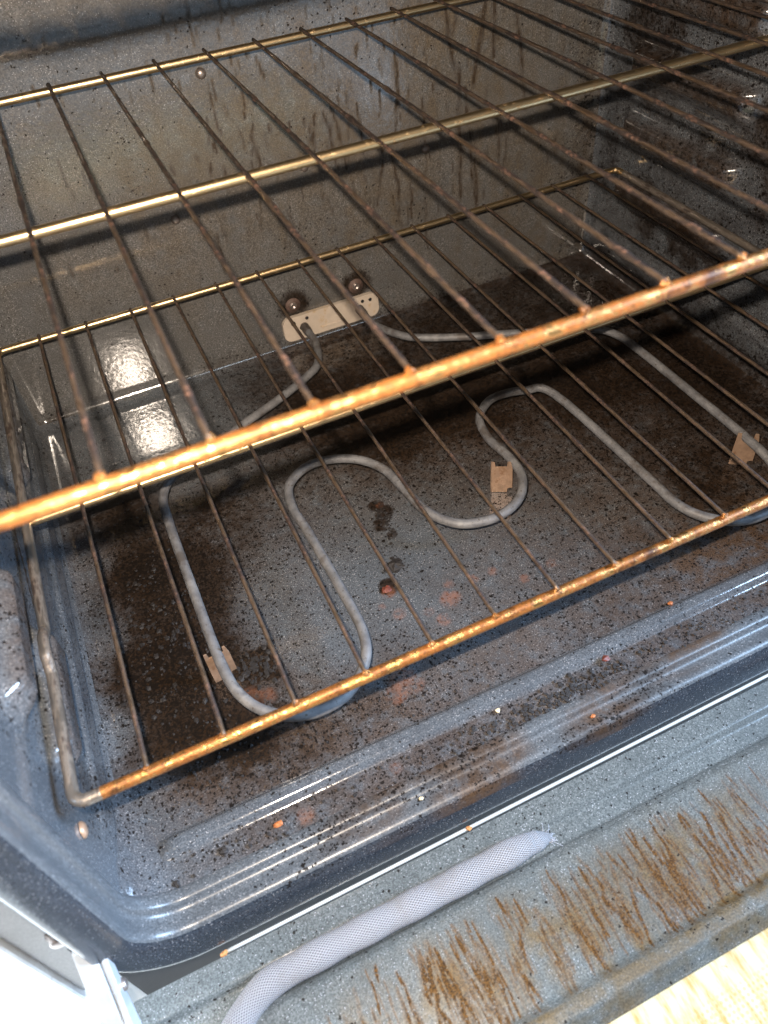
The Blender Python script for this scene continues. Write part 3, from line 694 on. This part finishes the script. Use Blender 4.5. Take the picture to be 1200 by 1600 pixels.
def make_rack(label, loc, x_first, pitch, seed, kink=True, crust=0.22):
    rack = tag(empty('oven_rack', loc), label, 'oven rack', 'wire racks in the oven')
    W = 0.2935; ry = 0.4035; r = 0.0031
    def bumpy(path, rad, amt, sd):
        n = len(path); q = vnoise(np.arange(n) * 1.0, np.zeros(n), sd, 3, 0.35); return rad * (1 + amt * (q - .4))
    # the frame is one bent rod; its rusty front, bright back and dull sides are separate runs of it
    cr = 0.011
    front = [(-W + .0125, 0, 0), (W - .0125, 0, 0)]
    p = dense(front, 0.0022); V, F, U = tube(p, bumpy(p, r, .05, seed), 12, cap=False); obj('front_bar', V, F, 'rusty_bar', rack)
    rear = round_path([(-W, ry - cr - .001, 0), (-W, ry, 0), (W, ry, 0), (W, ry - cr - .001, 0)], cr)
    p = dense(rear, 0.006); V, F, U = tube(p, r * .9, 12, cap=False); obj('rear_bar', V, F, 'bar', rack)
    for sgn in (-1, 1):
        kz = 0.0052
        sp = round_path([(sgn * (W - .0125), 0, 0), (sgn * W, 0, 0), (sgn * W, ry - cr - .001, 0)], cr) if not kink else round_path([(sgn * (W - .0125), 0, 0), (sgn * W, 0, 0), (sgn * W, .076, 0), (sgn * W, .086, kz), (sgn * W, .097, kz), (sgn * W, .107, 0), (sgn * W, ry - cr - .001, 0)], [0, cr, .006, .006, .006, .006, 0], n=6)
        p = dense(sp, 0.004); V, F, U = tube(p, r, 12, cap=False); obj('side_bar', V, F, 'side_bar', rack)
    p = dense([(-W, 0.1955, 0), (W, 0.1955, 0)], 0.006); V, F, U = tube(p, r * .92, 12); obj('cross_bar', V, F, 'bar', rack)
    ms = make_wire_meshes(5, -0.0012, ry + .0008, crust, seed)
    for i in range(15):
        o = link(bpy.data.objects.new('wire', ms[i % 5]), rack); o.location = (x_first - loc[0] + pitch * i, 0, 0.0047)
        nub = lump('weld_nub', (o.location[0], -0.0006, 0.0046), 0.0021, 'rusty_bar', rack, seed * 50 + i, 0.8, 8)
    return rack
make_rack('wire oven rack in the upper slot, nearest the lens, glowing rusty front bar', (-0.006, 0.0, 0.2822), -0.2568, 0.03585, 71, kink=False, crust=0.5)
make_rack('lower wire oven rack hanging just above the heating element', (0.0, -0.0018, 0.1133), -0.2585, 0.03672, 83)

# ================================================================ CRUMBS
crumbs = [((-.216, -.002, .0016), .0026, 'crumb', 'round orange crumb on the oven floor behind the front sill, left side'),
          ((.015, .004, .0030), .0030, 'crumb_red', 'reddish crumb beside the pressed bead of the oven floor, right side'),
          ((.081, .021, .0014), .0019, 'crumb', 'small orange crumb on the oven floor behind the pressed bead, right'),
          ((-.014, -.025, -.0018), .0017, 'crumb', 'tiny orange crumb on the front sill below the black specks'),
          ((-.134, -.024, -.0018), .0014, 'crumb_pale', 'tiny pale yellow crumb on the front sill, middle'),
          ((-.066, .004, .0012), .0017, 'crumb_pale', 'pale flake on the oven floor in front of the bead'),
          ((-.250, -.002, .0008), .0030, 'char', 'round black burnt drop on the oven floor near the left front corner'),
          ((-.0735, .1415, .0016), .0066, 'char', 'large black charred flake on the oven floor inside the heating element'),
          ((-.088, .1245, .0012), .0036, 'crumb_red', 'dark red burnt flake next to the large black flake')]
for i, (c, r, m, lb) in enumerate(crumbs):
    tag(lump('food_crumb', c, r, m, None, 200 + i, 0.45, 9), lb, 'crumb', 'burnt crumbs in the oven')
# loose black specks too many to pick apart
V = []; F = []
rg = np.random.default_rng(77)
def fleck(x, y, z, r):
    b = len(V); n = 5; z += 0.0014 * float(sstep((y - .18) / .18))
    for zz, rr in ((0, 1), (0.45 * r, .7)):
        for k in range(n):
            a = 2 * math.pi * k / n + rg.random(); q = r * rr * rg.uniform(.6, 1.3); V.append((x + q * math.cos(a), y + q * math.sin(a), z + zz))
    for k in range(n): F.append((b + k, b + (k + 1) % n, b + n + (k + 1) % n, b + n + k))
    F.append(tuple(range(b + n, b + 2 * n)))
for k in range(150):
    t = rg.normal(0, .03); fleck(-.028 + t, -.004 + .0035 * rg.normal() + .05 * t * 0, .0006, rg.uniform(.0006, .0021))
for k in range(26): fleck(-.028 + .018 * rg.normal(), -.0075 + .0016 * rg.normal(), .0006, rg.uniform(.0010, .0022))
for k in range(9): fleck(-.282 + .004 * rg.normal(), -.008 + .0015 * rg.normal(), .0006, rg.uniform(.0010, .0020))
for k in range(130): fleck(rg.uniform(-.275, .28), rg.uniform(-.011, .004), .0006, rg.uniform(.0005, .0015))
for k in range(60): fleck(rg.uniform(.03, .28), rg.normal(-.003, .004), .0006, rg.uniform(.0005, .0014))
for k in range(70): fleck(-.194 + .008 * rg.normal(), .106 + .007 * rg.normal(), .0004, rg.uniform(.0007, .0026))
for k in range(40): fleck(-.060 + .004 * rg.normal(), .192 + .011 * rg.normal(), .0004, rg.uniform(.0006, .0019))
for k in range(26): fleck(-.0735 + .0028 * rg.normal(), .1425 + .0038 * rg.normal(), .0004, rg.uniform(.0012, .0030))
for k in range(420): fleck(rg.normal(-.243, .022), rg.uniform(.03, .31), .0004, rg.uniform(.0004, .0013))
for k in range(90): fleck(rg.normal(-.252, .012), rg.normal(.165, .035), .0004, rg.uniform(.0010, .0024))
for k in range(160): fleck(rg.uniform(-.2, .2), rg.uniform(.03, .16), .0004, rg.uniform(.0003, .0009))
for k in range(130): fleck(rg.uniform(-.24, -.05), rg.normal(.040, .010), .0004, rg.uniform(.0004, .0012))
o = obj('charred_specks', V, F, 'char', None, smooth=False)
tag(o, 'loose black charred specks scattered over the oven floor and along its front ledge', 'crumbs', kind='stuff')

# ================================================================ BESIDE THE OVEN
kf = obj('floor', [(-4, -4, -0.402), (4, -4, -0.402), (4, 2, -0.402), (-4, 2, -0.402)], [(0, 1, 2, 3)], 'floor_tile', None)
tag(kf, None, None, kind='structure')
